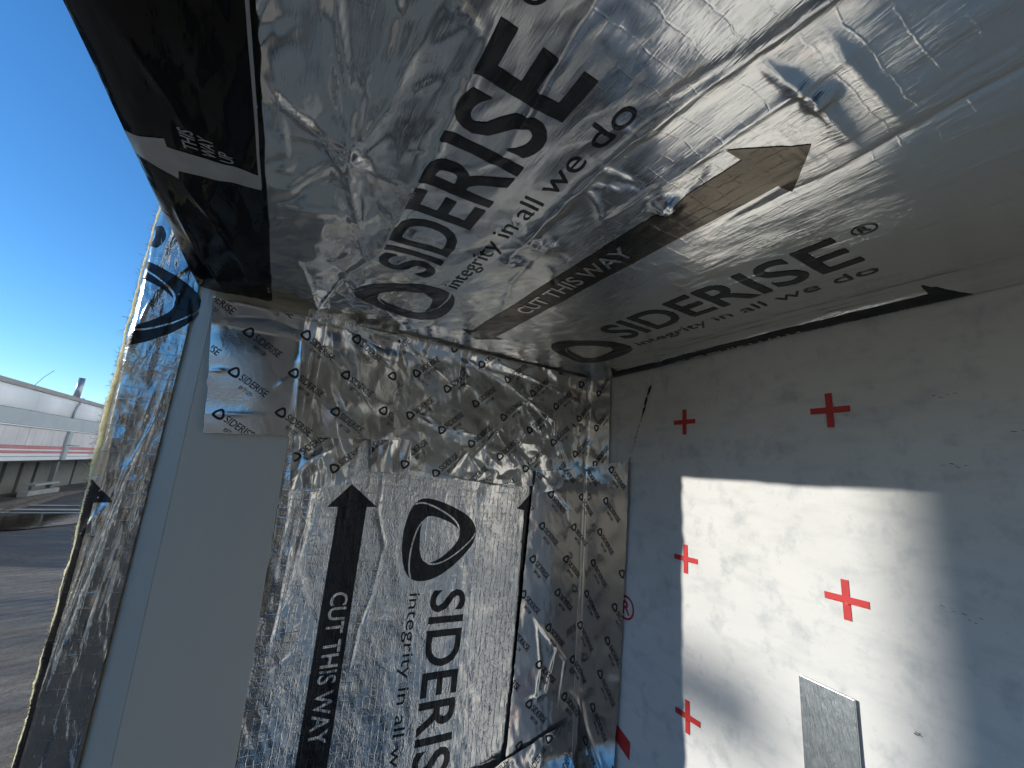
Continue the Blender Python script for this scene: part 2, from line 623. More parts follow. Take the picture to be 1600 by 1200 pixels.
M_ground = ground_mat()
M_water = simple('muddy_puddle_water', (.055, .040, .025), .06, bump=.002, bscale=6)
M_conc = simple('pale_concrete', (.42, .42, .39), .8, nscale=3, namp=.2, bump=.004, bscale=40)
M_white = simple('white_roof_sheet', (.90, .90, .88), .45, nscale=.6, namp=.04)
M_gutter = simple('grey_gutter_metal', (.42, .46, .46), .5, nscale=1.2, namp=.1)
M_fascia = simple('weathered_white_fascia', (.74, .70, .675), .6, nscale=1.4, namp=.12)
M_stripe = simple('faded_red_stripe', (.66, .25, .25), .6, nscale=2, namp=.1)
M_trim = simple('grey_roof_trim', (.36, .35, .33), .7, nscale=3, namp=.15)
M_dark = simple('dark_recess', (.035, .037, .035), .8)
M_wallp = simple('grey_wall_panel', (.21, .215, .19), .75, nscale=1.5, namp=.15)
M_pipe = simple('grey_pipe_metal', (.45, .46, .48), .35, .6)
M_board = simple('dark_faced_board', (.075, .078, .08), .6, nscale=4, namp=.2)
M_endb = simple('grey_faced_board', (.15, .14, .125), .6, nscale=4, namp=.2)
M_render = simple('white_rendered_wall', (.86, .84, .79), .8, nscale=1, namp=.06)
M_ply = simple('pale_plywood', (.48, .41, .32), .7, nscale=4, namp=.25)
M_wood = simple('weathered_plywood', (.30, .24, .17), .7, nscale=4, namp=.3)
M_mud = simple('brown_mud', (.13, .095, .06), .7, nscale=4, namp=.35, bump=.03, bscale=7)

# ------------------------------------------------------------------ ground and water


def ground_h(x, y):
    return 0.03 * vnoise(x * .5, y * .5, 1) + 0.015 * vnoise(x * 2, y * 2, 2)


def build_ground():
    # fine patch where the yard shows, coarse sheet to the horizon around it
    xs = np.concatenate([[-900, -300, -100, -40], np.linspace(-14, 4, 91), [12, 40, 120, 400, 900]])
    ys = np.concatenate([[-900, -300, -100, -40, -14, -6], np.linspace(-2, 24, 131), [32, 60, 120, 300, 900]])
    X, Y = np.meshgrid(xs, ys)
    near = (X > -12.9) & (X < 3.5) & (Y > -1.8) & (Y < 23.5)
    Z = np.where(near, ground_h(X, Y), 0)
    P = np.stack([X, Y, Z], -1).reshape(-1, 3)
    I = np.arange(len(P)).reshape(X.shape)
    q = np.stack([I[:-1, :-1].ravel(), I[:-1, 1:].ravel(), I[1:, 1:].ravel(), I[1:, :-1].ravel()], 1)
    o = mesh_obj('ground', P, q, M_ground, smooth=True)
    tag(o, kind='structure', label='grey wet yard ground with tyre ruts and mud')


build_ground()


def blob(name, cx, cy, rx, ry, z, mat, seed, kind='structure', label=None, rot=0.0, crown=0.0):
    n = 48
    vs = [(cx, cy, z + crown)]
    rings = 4
    for r in range(1, rings + 1):
        for k in range(n):
            a = 2 * math.pi * k / n
            q = (r / rings) * (1 + .5 * vnoise(np.array([math.cos(a) * 1.6 + seed]), np.array([math.sin(a) * 1.6]), seed)[0])
            x, y = rx * q * math.cos(a), ry * q * math.sin(a)
            vs.append((cx + x * math.cos(rot) - y * math.sin(rot), cy + x * math.sin(rot) + y * math.cos(rot), z + crown * (1 - (r / rings) ** 2)))
    fs = [(0, 1 + k, 1 + (k + 1) % n) for k in range(n)]
    for r in range(rings - 1):
        for k in range(n):
            a, b = 1 + r * n + k, 1 + r * n + (k + 1) % n
            fs.append((a, a + n, b + n, b))
    o = mesh_obj(name, vs, fs, mat, smooth=True)
    tag(o, label, kind=kind)
    return o


blob('puddle', -4.2, 12.3, .75, 1.3, .022, M_water, 3, label='brown puddle mirroring the wall panels', rot=-.25)
blob('concrete_patch', -4.7, 14.15, 1.1, .17, .026, M_conc, 5, label='pale dry strip of concrete in the yard', rot=.2)
blob('concrete_patch', -4.9, 15.05, 1.0, .13, .026, M_conc, 6, label='thin pale dry strip of concrete nearest the wall panels', rot=.2)
blob('concrete_patch', -4.3, 13.65, .9, .08, .026, M_conc, 8, label='thin pale dry strip of concrete nearest the puddle', rot=.22)
blob('mud_ridge', -5.55, 16.2, .16, 4.0, .0, M_mud, 7, label='ridge of brown mud at the foot of the far wall', rot=.03, crown=.14)
blob('mud_ridge', -5.3, 15.6, .09, 3.4, .0, M_mud, 9, label='low line of brown mud across the yard', rot=.10, crown=.09)

# ------------------------------------------------------------------ far building


def far_building():
    t = empty('site_building', (-6, 17, 0), 'long low white site building with red stripes on its fascia', 'building')
    X = -6.0
    y0, y1 = 10.5, 40.0
    z = lambda d: CZ + d
    # body behind everything
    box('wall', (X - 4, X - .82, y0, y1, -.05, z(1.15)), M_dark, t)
    # slightly bowed white parapet sheets with joints
    ys = [10.5, 13.2, 16.0, 18.35, 21.4, 24.5, 28, 32, 36, 40]
    for a, b in zip(ys[:-1], ys[1:]):
        v = []; f = []
        prof = [(0, .62), (.012, .64), (.018, .85), (.02, 1.0), (.012, 1.15), (-.05, 1.17)]
        for yy in (a + .008, b - .008):
            for dx, dz in prof: v.append((X + dx, yy, z(dz)))
        n = len(prof)
        for k in range(n - 1): f.append((k, n + k, n + k + 1, k + 1))
        o = mesh_obj('parapet_sheet', v, f, M_white, t, smooth=True)
        md = o.modifiers.new('solid', 'SOLIDIFY'); md.thickness = .02; md.offset = -1
    box('roof', (X - 4.2, X - .03, y0 - .1, y1, z(1.172), z(1.2)), M_trim, t)
    box('roof_trim', (X - .05, X + .05, y0, y1, z(1.165), z(1.285)), M_trim, t, .01)
    # gutter band, tilted
    v = [(X + .02, y0, z(.615)), (X + .02, y1, z(.615)), (X + .05, y1, z(.235)), (X + .05, y0, z(.235)), (X - .1, y0, z(.615)), (X - .1, y1, z(.615)), (X - .1, y1, z(.235)), (X - .1, y0, z(.235))]
    mesh_obj('gutter', v, [(0, 1, 2, 3), (4, 7, 6, 5), (3, 2, 6, 7), (0, 4, 5, 1)], M_gutter, t)
    box('fascia_rail', (X - .05, X + .085, y0, y1, z(.19), z(.225)), M_white, t, .01)
    for a, b in zip(ys[:-1], ys[1:]):
        box('fascia_panel', (X - .06, X + .04, a + .012, b - .012, z(-.30), z(.185)), M_fascia, t, .01)
        for k in range(4):
            yy = a + .35 + k * (b - a - .6) / 3.4
            box('fascia_rib', (X + .038, X + .046, yy, yy + .05, z(-.27), z(.15)), M_fascia, t, .006)
    box('stripe', (X - .05, X + .062, y0, y1, z(-.385), z(-.305)), M_stripe, t, .008)
    box('stripe_gap', (X - .05, X + .056, y0, y1, z(-.43), z(-.388)), M_white, t)
    box('stripe', (X - .05, X + .062, y0, y1, z(-.50), z(-.433)), M_stripe, t, .008)
    box('fascia_base', (X - .06, X + .05, y0, y1, z(-.70), z(-.503)), M_white, t, .01)
    box('soffit_rail', (X - .04, X + .056, y0, y1, z(-.60), z(-.575)), M_gutter, t)
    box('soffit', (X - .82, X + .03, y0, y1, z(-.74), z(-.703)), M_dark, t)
    # downpipe and small bracket arm
    box('downpipe', (X + .04, X + .12, 18.2, 18.45, z(-.71), z(.2)), M_gutter, t, .02)
    tube('bracket_arm', [(X + .1, 18.25, z(-.24)), (X + .35, 18.4, z(-.235))], .016, M_pipe, t, 6)
    # recessed wall panels between dark gaps
    gaps = [10.5, 13.6, 15.55, 17.3, 18.22, 19.12, 20.4, 22, 24, 26, 29, 32, 36, 40]
    for a, b in zip(gaps[:-1], gaps[1:]):
        box('wall_panel', (X - .80, X - .70, a + .10, b - .10, -.03, z(-.78)), M_wallp, t, .01)
    box('column', (X - .12, X, 18.36, 18.50, -.03, z(-.74)), M_wallp, t, .01)
    box('bench_rail', (X - .15, X + .1, 17.1, 18.6, .30, .36), M_conc, t, .01)
    box('kerb_block', (X - .15, X + .08, 16.9, 18.8, -.03, .16), M_conc, t, .02)
    # pipe, cable and wire on the roof
    tube('vent_pipe', [(X - .05, 18.36, z(1.2)), (X - .05, 18.36, z(1.93))], .085, M_pipe, t, 14)
    tube('cable', [(X + .03, 18.66, z(1.29)), (X + .05, 18.5, z(1.15)), (X + .045, 18.36, z(.98)), (X + .042, 18.3, z(.8)), (X + .04, 18.3, z(.6))], .03, M_gutter, t, 8)
    tube('wire', [(X, 15.6, z(1.28)), (X, 15.9, z(1.55)), (X, 16.35, z(1.83))], .006, M_dark, t, 5)
    tube('wire', [(X, 17.9, z(1.28)), (X, 18.2, z(1.5))], .005, M_dark, t, 5)


far_building()

# ------------------------------------------------------------------ right wall with membrane
XW, YB, ZC = 0.3684, 0.450, 0.1423           # membrane plane, barrier plane, soffit plane (from the eye)


def wall_base(u, v):
    P = np.stack([np.full_like(u, XW), u, v + CZ], 1)
    return P, np.tile(np.array([-1.0, 0, 0]), (len(u), 1))


def wall_h(u, v):
    return 0.0016 * vnoise(u * 7, v * 6, 21) + 0.0006 * vnoise(u * 22, v * 19, 22) + .0002 * vnoise(u * 60, v * 60, 23) - .0012


def build_wall():
    t = empty('membrane_wall', (XW, -.4, 0), 'white membrane covered wall printed with red crosses', 'wall')
    S = Sheet(wall_base, wall_h)
    S.grid('membrane', [(-1.6, -1.75), (.462, -1.75), (.462, .9), (-1.6, .9)], 330, 420, M_membrane, t)
    box('backing_board', (XW + .006, XW + .12, -1.6, .6, .0, CZ + .9), M_wood, t)
    a, th = .0135, .0024
    for yc in (.292, .158, .024, -.110):
        for zc in (.204, .069, -.068, -.205, -.342):
            sh = [poly([(yc - th, zc - a), (yc + th, zc - a), (yc + th, zc - th), (yc + a, zc - th), (yc + a, zc + th), (yc + th, zc + th),
                        (yc + th, zc + a), (yc - th, zc + a), (yc - th, zc + th), (yc - a, zc + th), (yc - a, zc - th), (yc - th, zc - th)])]
            if zc < .13:
                S.prints('red_cross', sh, M_ink_red, t, L=.0022, lift=.0006)
    # ringed R and a block of a big red letter, half under the tape
    cR = (.3725, -.136)
    S.prints('registered_mark', [ring(cR, .0103, .0128, 36), text_at('R', (cR[0] + .0052, cR[1] - .0068), (-1, 0), (0, 1), .0136, bold=.02)], M_ink_red, t, L=.004, lift=.0003)
    S.prints('red_letter', [poly([(.392, -.252), (.3625, -.262), (.3635, -.279), (.392, -.268)])], M_ink_red, t, L=.004, lift=.0003)
    S.prints('red_letter', [poly([(.343, -.282), (.330, -.287), (.330, -.305), (.343, -.300)])], M_ink_red, t, L=.004, lift=.0003)
    # black rubbed marks
    M_scuff = simple('black_scuff', (.02, .02, .02), .8)
    rr = random.Random(4)
    sh = []
    for k in range(150):
        f = rr.random() ** 1.0
        y = .338 + .052 * f + rr.gauss(0, .0008); z_ = .112 - .094 * f
        y = .3405 + .034 * f + rr.gauss(0, .0007)
        if .42 < f < .55 and rr.random() < .6: continue
        L_ = rr.uniform(.0008, .0035) * (2.2 if f < .35 else 1); wd_ = rr.uniform(.0002, .0006) * (2.2 if f < .3 else .8)
        sh.append(poly([(y, z_), (y + wd_, z_ + .0003), (y - .33 * L_ + wd_ * .6, z_ + L_), (y - .36 * L_, z_ + L_ * .9)]))
    S.prints('scuff_mark', sh, M_scuff, t, L=.004, lift=.0003)
    sh = []
    for cy, cz_, n_, sp in ((.152, .0635, 5, .004), (.058, .048, 5, .004), (.094, .028, 7, .006), (.125, -.135, 6, .003), (.098, -.06, 9, .008), (.09, .072, 4, .004)):
        for k in range(n_):
            y = cy + rr.gauss(0, sp); z_ = cz_ + rr.gauss(0, sp * .18); L_ = rr.uniform(.0006, .0028); wd_ = rr.uniform(.0001, .00035)
            sh.append(poly([(y, z_), (y + L_, z_ + L_ * .2), (y + L_ * .8, z_ + L_ * .2 + wd_), (y + .1 * L_, z_ + wd_)]))
    S.prints('scuff_mark', sh, M_scuff, t, L=.004, lift=.0003)
    return S


WALL = build_wall()

# steel strip standing on the wall
def build_steel():
    t = empty('steel_strip', (XW - .004, .176, CZ - .6), 'galvanised steel strip standing upright against the white wall', 'steel strip')
    x0, x1 = XW - .0022, XW - .0010
    pr = [(.1915, -.1285), (.1567, -.1300), (.1567, -.95), (.1915, -.95)]
    v = [(x0, y, CZ + z_) for y, z_ in pr] + [(x1, y, CZ + z_) for y, z_ in pr]
    f = [(0, 3, 2, 1), (4, 5, 6, 7), (0, 1, 5, 4), (1, 2, 6, 5), (2, 3, 7, 6), (3, 0, 4, 7)]
    o = mesh_obj('plate', v, f, M_galv, t)
    md = o.modifiers.new('bevel', 'BEVEL'); md.width = .0004; md.segments = 2


build_steel()

# ------------------------------------------------------------------ grey cladding panel
def build_panel():
    t = empty('cladding_panel', (-.03, .44, CZ - .5), 'flat grey coated metal cladding panel with folded edge', 'panel')
    # sheet face, right edge drifting right downwards
    z1, z0 = .36, -.60
    xr = lambda z_: .0041 + (.0218 - z_) * .031
    xl = lambda z_: -.0744 + (.1129 - z_) * .022
    ys = .4375
    v = [(xl(z0), ys, CZ + z0), (xr(z0), ys, CZ + z0), (xr(z1), ys, CZ + z1), (xl(z1), ys, CZ + z1)]
    v += [(x, y + .0018, z_) for x, y, z_ in v]
    o = mesh_obj('sheet', v, [(0, 1, 2, 3), (7, 6, 5, 4), (0, 4, 5, 1), (1, 5, 6, 2), (2, 6, 7, 3), (3, 7, 4, 0)], M_panel, t)
    md = o.modifiers.new('bevel', 'BEVEL'); md.width = .0005; md.segments = 2
    v = []
    for z_ in (z0, z1):
        x = xl(z_)
        hx = -.0895 + (.155 - z_) * .010
        v += [(x - .0003, ys + .0001, CZ + z_), (hx, .4460, CZ + z_), (hx - .0010, .4468, CZ + z_), (hx - .0006, .4485, CZ + z_), (hx + .001, .4487, CZ + z_), (hx + .0012, .4478, CZ + z_), (x + .0004, ys + .0024, CZ + z_)]
    n = 7
    f = [(k, (k + 1) % n, n + (k + 1) % n, n + k) for k in range(n)] + [tuple(range(n - 1, -1, -1)), tuple(range(n, 2 * n))]
    o = mesh_obj('folded_edge', v, [tuple(reversed(q)) for q in f], M_panel, t)
    md = o.modifiers.new('bevel', 'BEVEL'); md.width = .0003; md.segments = 1


build_panel()

# ------------------------------------------------------------------ vertical barrier (between panel and wall)
BF = [
    ([(.0982, -.0069), (.0978, -.049), (.1089, -.0802), (.1033, -.1284), (.0955, -.1566), (.0927, -.1949)], .0022, .0011),
    ([(.0692, .0136), (.0669, -.0313), (.0657, -.08)], .0010, .002),
    ([(.010, .0061), (.0148, -.0514), (.0143, -.1333)], .004, .003),
    ([(.0227, -.0512), (.0218, -.1338), (.020, -.1646)], .0035, .003),
    ([(.030, .004), (.032, -.06), (.026, -.13)], .0025, .003),
    ([(.2018, -.0461), (.251, -.0776)], .0009, .0015),
    ([(.0185, -.2044), (.041, -.193), (.1498, -.1852)], .0010, .0012),
    ([(.046, -.1626), (.0157, -.1894)], .0014, .0016),
    ([(.0114, -.0288), (.0227, -.0038), (.045, .0111)], .002, .002),
    ([(.12, -.004), (.2, -.012), (.28, -.02)], .0010, .0012),
    ([(.15, -.022), (.27, -.030)], .0005, .0012),
]


def plane_b(u, v):
    P = np.stack([u, np.full_like(u, YB), v + CZ], 1)
    return P, np.tile(np.array([0, -1.0, 0]), (len(u), 1))


def barrier_h(u, v):
    lft = 1 - sstep(.01, .075, u)
    top = sstep(-.05, .02, v)
    cr = facets(u / .013, v / .022, 31) * (.0010 + .0012 * lft + .0008 * top)
    cr2 = facets(u / .0048, v / .0085, 33) * (.00038 + .0003 * lft)
    big = .0035 * vnoise(u * 9, v * 7, 35) + .0065 * lft
    return fold_h(u, v, BF) + 1.0 * cr + 1.3 * cr2 + big + .001


S_B = Sheet(plane_b, barrier_h)


def fascia_prints(S, t, ink, o, ex, ey, arrow=True, n0='left'):
    pass


def build_barrier():
    t = empty('vertical_barrier', (.18, YB, CZ - .5), 'foil faced vertical cavity barrier beside the grey panel', 'cavity barrier')
    S_B.grid('foil_facing', [(-.004, -.62), (XW - .001, -.62), (XW - .001, ZC + .002), (-.004, ZC + .002)], 290, 500, M_foil_barrier, t)
    box('insulation_core', (-.07, XW - .001, YB + .008, YB + .09, CZ - .62, CZ + ZC + .05), M_wool, t)
    ink = M_ink_barrier
    dn, up = (0, -1), (1, 0)
    # broad arrow with its lettering cut out is printed as arrow + pale letters
    xc = .0724
    S_B.prints('printed_arrow', [poly([(xc - .0136, -.60), (xc + .0136, -.60), (xc + .0136, -.0442), (xc + .0235, -.0440), (xc - .004, -.0225), (xc - .0236, -.0452), (xc - .0136, -.045)])], ink, t, L=.0026)
    S_B.prints('lettering', [text_at('CUT THIS WAY', (.0662, -.1240), dn, up, .0150, .126, bold=.012)], M_foil_barrier, t, L=.002, lift=.0008)
    xc = .2866
    S_B.prints('printed_arrow', [poly([(xc - .0136, -.60), (xc + .0136, -.60), (xc + .0136, -.0442), (xc + .0235, -.0420), (xc - .006, -.0225), (xc - .0242, -.0404), (xc - .0136, -.042)])], ink, t, L=.0026)
    S_B.prints('printed_logo', [logo_at(LOGO_BIG, (.1300, -.0368), dn, up, .0770, .0745)], ink, t, L=.0022)
    S_B.prints('lettering', [text_at('SIDERISE', (.1668, -.1275), dn, up, .0374, .197, bold=.014)], ink, t)
    S_B.prints('lettering', [text_at('integrity in all we do', (.1428, -.1295), dn, up, .0112, .197, bold=-.004)], ink, t)
    return t


build_barrier()

# ------------------------------------------------------------------ soffit barrier (horizontal)
CF = [
    ([(-.0334, .1644), (-.0235, .1761), (-.0062, .1889), (.0063, .2083), (.0136, .2355)], .0022, .0022),
    ([(-.0022, .2007), (-.0244, .2454)], .0028, .0018),
    ([(.0037, .1892), (.0102, .2241), (.0248, .2692)], .0022, .0018),
    ([(-.0216, .2222), (-.027, .1664)], .0012, .002),
    ([(.0365, .10), (.0388, .1651), (.0374, .2184), (.0357, .2814)], .0020, .0020),
    ([(.1166, .02), (.1106, .0702), (.1074, .1054), (.1077, .1487), (.1133, .2441)], .0030, .0030),
    ([(.1093, .0584), (.0994, .0977)], .002, .002),
    ([(.1379, .0397), (.138, .0754), (.138, .1111), (.136, .17)], .0015, .0022),
    ([(.187, .0077), (.189, .0447), (.1921, .0734), (.1892, .1127)], -.0015, .0018),
    ([(.2767, .0), (.2733, .0344), (.2703, .0777)], -.0009, .0018),
    ([(.118, .0614), (.1454, .059), (.1845, .061)], .0022, .0018),
    ([(.1216, .0459), (.189, .0465)], .0016, .0018),
    ([(.14, .074), (.188, .075)], .0008, .0016),
    ([(.0375, .2695), (.0205, .3291), (.005, .4444)], .0020, .0020),
    ([(.0123, .2161), (.0479, .2427), (.091, .2392), (.1207, .1974)], .0012, .0016),
    ([(.1248, .2036), (.1303, .2557), (.1597, .333)], .0014, .0014),
    ([(.0402, .358), (.1008, .4337)], .0014, .0016),
    ([(.3435, .0), (.3395, .0942), (.335, .1677), (.3367, .3058)], -.0009, .0022),
    ([(.2719, .2793), (.2835, .1529), (.293, .0853)], .0005, .003),
    ([(.347, .36), (.350, .25), (.349, .14), (.352, .02)], .0010, .0013),
    ([(.356, .33), (.358, .22), (.357, .06)], .0012, .0011),
    ([(.338, .30), (.341, .20), (.343, .10)], .0005, .0012),
    ([(.322, .36), (.325, .26), (.327, .17)], .0004, .0011),
    ([(.302, .38), (.305, .30), (.304, .2)], .0004, .0012),
    ([(-.028, .05), (-.01, .12), (.0, .16)], .0012, .0014),
    ([(.02, .10), (.012, .16), (.006, .19)], .0009, .0012),
    ([(.055, .02), (.060, .09), (.066, .15)], .0010, .0014),
    ([(.005, .195), (.03, .20), (.06, .185)], .0010, .0012),
    ([(.01, .24), (.03, .29), (.02, .33), (.035, .37)], .0014, .0013),
    ([(-.03, .26), (-.005, .25), (.012, .24)], .0012, .0012),
    ([(.0, .30), (.03, .34), (.07, .42)], .0014, .0016),
    ([(-.02, .30), (.0, .38), (.01, .44)], .0016, .0018),
]
_rr = random.Random(21)
for _cx, _cy, _n, _sp in ((.008, .19, 26, .030), (.02, .40, 22, .035), (.12, .215, 12, .022), (.05, .30, 16, .04), (.0, .10, 14, .035), (.09, .13, 10, .035), (.15, .13, 6, .02)):
    for _k in range(_n):
        _a = _rr.uniform(0, 2 * math.pi); _r = abs(_rr.gauss(0, _sp)); _L = _rr.uniform(.012, .035)
        _x, _y = _cx + _r * math.cos(_a), _cy + _r * math.sin(_a)
        _a += _rr.gauss(0, .5)
        _b = _a + _rr.gauss(0, .35)
        CF.append(([(_x, _y), (_x + .5 * _L * math.cos(_a), _y + .5 * _L * math.sin(_a)), (_x + .5 * _L * (math.cos(_a) + math.cos(_b)), _y + .5 * _L * (math.sin(_a) + math.sin(_b)))],
                   _rr.choice((1, 1, -.7)) * _rr.uniform(.0004, .0012), _rr.uniform(.0009, .0016)))
for _k in range(70):                       # fine drawn creases on the tighter half of the sheet
    _x, _y = _rr.uniform(.13, .36), _rr.uniform(-.03, .40)
    _L = _rr.uniform(.02, .09); _s = _rr.gauss(0, .06) if _k % 5 else _rr.gauss(0, 1.2)
    CF.append(([(_x, _y), (_x + _s * _L * .5, _y + _L * .5), (_x + _s * _L * 1.1, _y + _L)], _rr.choice((1, -1)) * _rr.uniform(.00015, .00045), _rr.uniform(.0009, .0014)))
CD = [(.1472, .0577, .004, .0016), (.1513, .1298, .006, .0035), (.1227, .2005, .009, .0022), (.1162, .2306, .007, .0018), (.0043, .1937, .006, .002), (.3575, .3159, .006, .001)]


def plane_c(u, v):
    P = np.stack([u, v, np.full_like(u, ZC + CZ)], 1)
    return P, np.tile(np.array([0, 0, -1.0]), (len(u), 1))


def ceil_h(u, v):
    lft = 1 - sstep(.06, .16, u)
    far = sstep(.22, .40, v) * (1 - sstep(.20, .34, u))
    k = np.clip(.34 + .9 * lft * (0.45 + .55 * sstep(.12, .3, v)) + .6 * far, 0, 1.1)
    cr = facets(u / .016, v / .022, 41) * .0020 * k
    cr2 = facets(u / .0052, v / .0085, 43) * .00055 * k
    thr = .00009 * vnoise(u * 520, v * 14, 44) * sstep(.13, .2, u)          # fine drawn lines along the sheet
    big = .0030 * vnoise(u * 8 + 5, v * 5, 45) + .0010 * vnoise(u * 30, v * 6, 46) * sstep(.2, .3, u)
    roll = .006 * sstep(XW - .022, XW, u)
    return fold_h(u, v, CF) + dents_h(u, v, CD) + cr + cr2 + thr + big + roll


S_C = Sheet(plane_c, ceil_h)


def strip_h(u, v):
    e = .004 * np.clip((-.078 - u) / .014, 0, 1) ** 2
    return -e + .0012 + .0018 * facets(u / .02, v / .05, 51) + .0013 * facets(u / .007, v / .024, 52) + .0012 * vnoise(u * 25, v * 10, 53) \
        + fold_h(u, v, [([(-.075, .17), (-.066, .20), (-.062, .22)], .0016, .0016), ([(-.0725, .262), (-.060, .30), (-.05, .36), (-.046, .42)], .0020, .0018),
                        ([(-.082, .27), (-.078, .36), (-.07, .43)], .0016, .0014), ([(-.04, .10), (-.034, .14)], .001, .0015)])


def build_soffit():
    t = empty('soffit_barrier', (.15, .0, CZ + ZC), 'foil faced horizontal cavity barrier overhead with black edge strip', 'cavity barrier')
    S_C.grid('foil_facing', [(-.0345, -.83), (XW - .0005, -.83), (XW - .0005, YB - .002), (-.0345, YB - .002)], 300, 760, M_foil_ceiling, t)
    box('insulation_core', (-.088, XW - .001, -.83, .432, CZ + ZC + .008, CZ + ZC + .085), M_wool, t)
    box('insulation_core', (-.05, XW - .001, .432, .448, CZ + ZC + .008, CZ + ZC + .085), M_wool, t)
    ink = M_ink_ceiling
    d, up = (0, -1), (-1, 0)
    for x0 in (0.0, .2072):
        S_C.prints('printed_logo', [logo_at(LOGO_BIG, (.1115 + x0, .3868), d, up, .078, .0745)], ink, t)
        S_C.prints('lettering', [text_at('SIDERISE', (.0765 + x0, .2925), d, up, .0385, .196, bold=.014)], ink, t)
        S_C.prints('lettering', [text_at('integrity in all we do', (.1020 + x0, .2970), (-.012, -1), up, .0118, .200, bold=-.004)], ink, t)
        c = (.0415 + x0, .0835)
        S_C.prints('registered_mark', [ring(c, .0047, .0056, 28), text_at('R', (c[0] + .0030, c[1] + .0024), d, up, .0060, bold=.01)], ink, t, L=.003)
    xc = .1670
    def arrow(xc, x_max=9):
        return poly([(xc - .0138, .1), (xc - .0138, .0905), (xc - .0245, .0908), (xc, .0697), (xc + .0245, .0896), (xc + .0138, .0902),
                     (xc + .0138, .383), (xc + .0245, .382), (xc, .4045), (xc - .0245, .384), (xc - .0138, .383)])
    S_C.prints('printed_arrow', [arrow(xc)], M_ink_arrow, t, L=.0026)
    S_C.prints('lettering', [text_at('CUT THIS WAY', (.1732, .3030), d, up, .0132, .131, bold=.012)], M_foil_ceiling, t, L=.002, lift=.0008)
    xc = .3708
    S_C.prints('printed_arrow', [arrow(xc)], ink, t, L=.0026, clip=lambda u, v: u < XW - .0012)
    S_C.prints('lettering', [text_at('CUT THIS WAY', (.3772, .3030), d, up, .0132, .131, bold=.012)], M_foil_ceiling, t, L=.002, lift=.0008, clip=lambda u, v: u < XW - .0012)
    # black edge strip, turned up round the outer edge of the slab
    S = Sheet(plane_c, strip_h)
    st = S.grid('edge_strip', [(-.0915, -.83), (-.0330, -.83), (-.0316, .443), (-.0915, .443)], 66, 600, M_strip_black, t)
    v = []; f = []
    ysn = np.linspace(-.83, .443, 311)
    h = strip_h(np.full_like(ysn, -.0915), ysn)
    for y, hh in zip(ysn, h):
        v += [(-.0915, y, CZ + ZC - hh), (-.0922, y, CZ + ZC - hh + .003), (-.0915, y, CZ + ZC + .03), (-.0905, y, CZ + ZC + .088)]
    for i in range(len(ysn) - 1):
        for k in range(3): f.append((i * 4 + k, i * 4 + 4 + k, i * 4 + 5 + k, i * 4 + 1 + k))
    mesh_obj('strip_return', v, f, M_strip_black, t, smooth=True)
    S.prints('strip_arrow', [poly([(-.0912, .2395), (-.0734, .2290), (-.0735, .2352), (-.0352, .2316), (-.0340, .2450), (-.0717, .2523), (-.0729, .2598), (-.0854, .2546), (-.0912, .2559)])], M_ink_white, t)
    S.prints('strip_border', [poly([(-.0350, -.39), (-.0337, -.39), (-.0337, .243), (-.0350, .243)])], M_ink_white, t)
    sh = []
    for body, x, y, ln_ in (('THIS', -.0603, 0.2306, .0150), ('WAY', -.0530, 0.2311, .0140), ('UP', -.0458, 0.2308, .0078)):
        sh.append(text_at(body, (x, y), (-.03, -1), up, .0056, ln_, bold=.012))
    S.prints('lettering', sh, M_ink_white, t)


build_soffit()

# ------------------------------------------------------------------ outer barrier strip with wool edge
YO = .4445
KO = YO / .456                              # outline was measured on the plane y = .456


def plane_o(u, v):
    P = np.stack([u, np.full_like(u, YO), v + CZ], 1)
    return P, np.tile(np.array([0, -1.0, 0]), (len(u), 1))


OF = [
    ([(-.131, .21), (-.126, .10), (-.129, .0), (-.124, -.08)], .004, .0022),
    ([(-.118, .13), (-.125, .08), (-.122, .02), (-.127, -.03)], .003, .0020),
    ([(-.1, .15), (-.104, .11)], .0025, .002),
    ([(-.096, .02), (-.106, -.03), (-.112, -.10), (-.115, -.14), (-.119, -.20)], .003, .0018),
    ([(-.11, -.045), (-.121, -.07), (-.123, -.10)], .003, .0018),
    ([(-.094, .06), (-.097, .0), (-.095, -.05)], .002, .0015),
    ([(-.1, -.08), (-.104, -.16), (-.108, -.24)], .0012, .0012),
    ([(-.115, .04), (-.108, -.04), (-.112, -.07)], .002, .0016),
    ([(-.092, .2), (-.1, .16), (-.118, .13)], .0025, .002),
    ([(-.1275, .16), (-.124, .09), (-.1262, .04), (-.1235, -.02)], .0026, .0012),
    ([(-.1245, .07), (-.1215, .0), (-.1225, -.05)], .0022, .0011),
    ([(-.119, .02), (-.117, -.04), (-.1145, -.09), (-.1165, -.13)], .0020, .0011),
    ([(-.101, .05), (-.104, -.01), (-.108, -.06), (-.113, -.12), (-.117, -.17)], .0024, .0012),
    ([(-.097, -.04), (-.101, -.10), (-.104, -.15)], .0014, .0010),
    ([(-.093, .0), (-.095, -.08), (-.098, -.14)], .0014, .0010),
    ([(-.113, -.10), (-.1155, -.18), (-.117, -.23)], .0012, .0010),
]


def wool_out(v):
    """how far the wool shows beyond the cut foil"""
    return np.interp(v, [-.6, -.24, -.16, -.09, -.05, -.01, .03, .08, .2], [.0008, .0010, .0014, .0020, .0024, .0046, .0052, .0030, .0024]) + .0012 * vnoise(v * 55, v * 0, 68)


def outer_edge(v):
    return KO * np.interp(v / KO, [-.60, -.2257, -.1593, -.1028, -.0464, .0243, .1026, .2106, .5], [-.1235, -.1262, -.1275, -.1280, -.1304, -.1338, -.1352, -.1375, -.1385]) + wool_out(v)


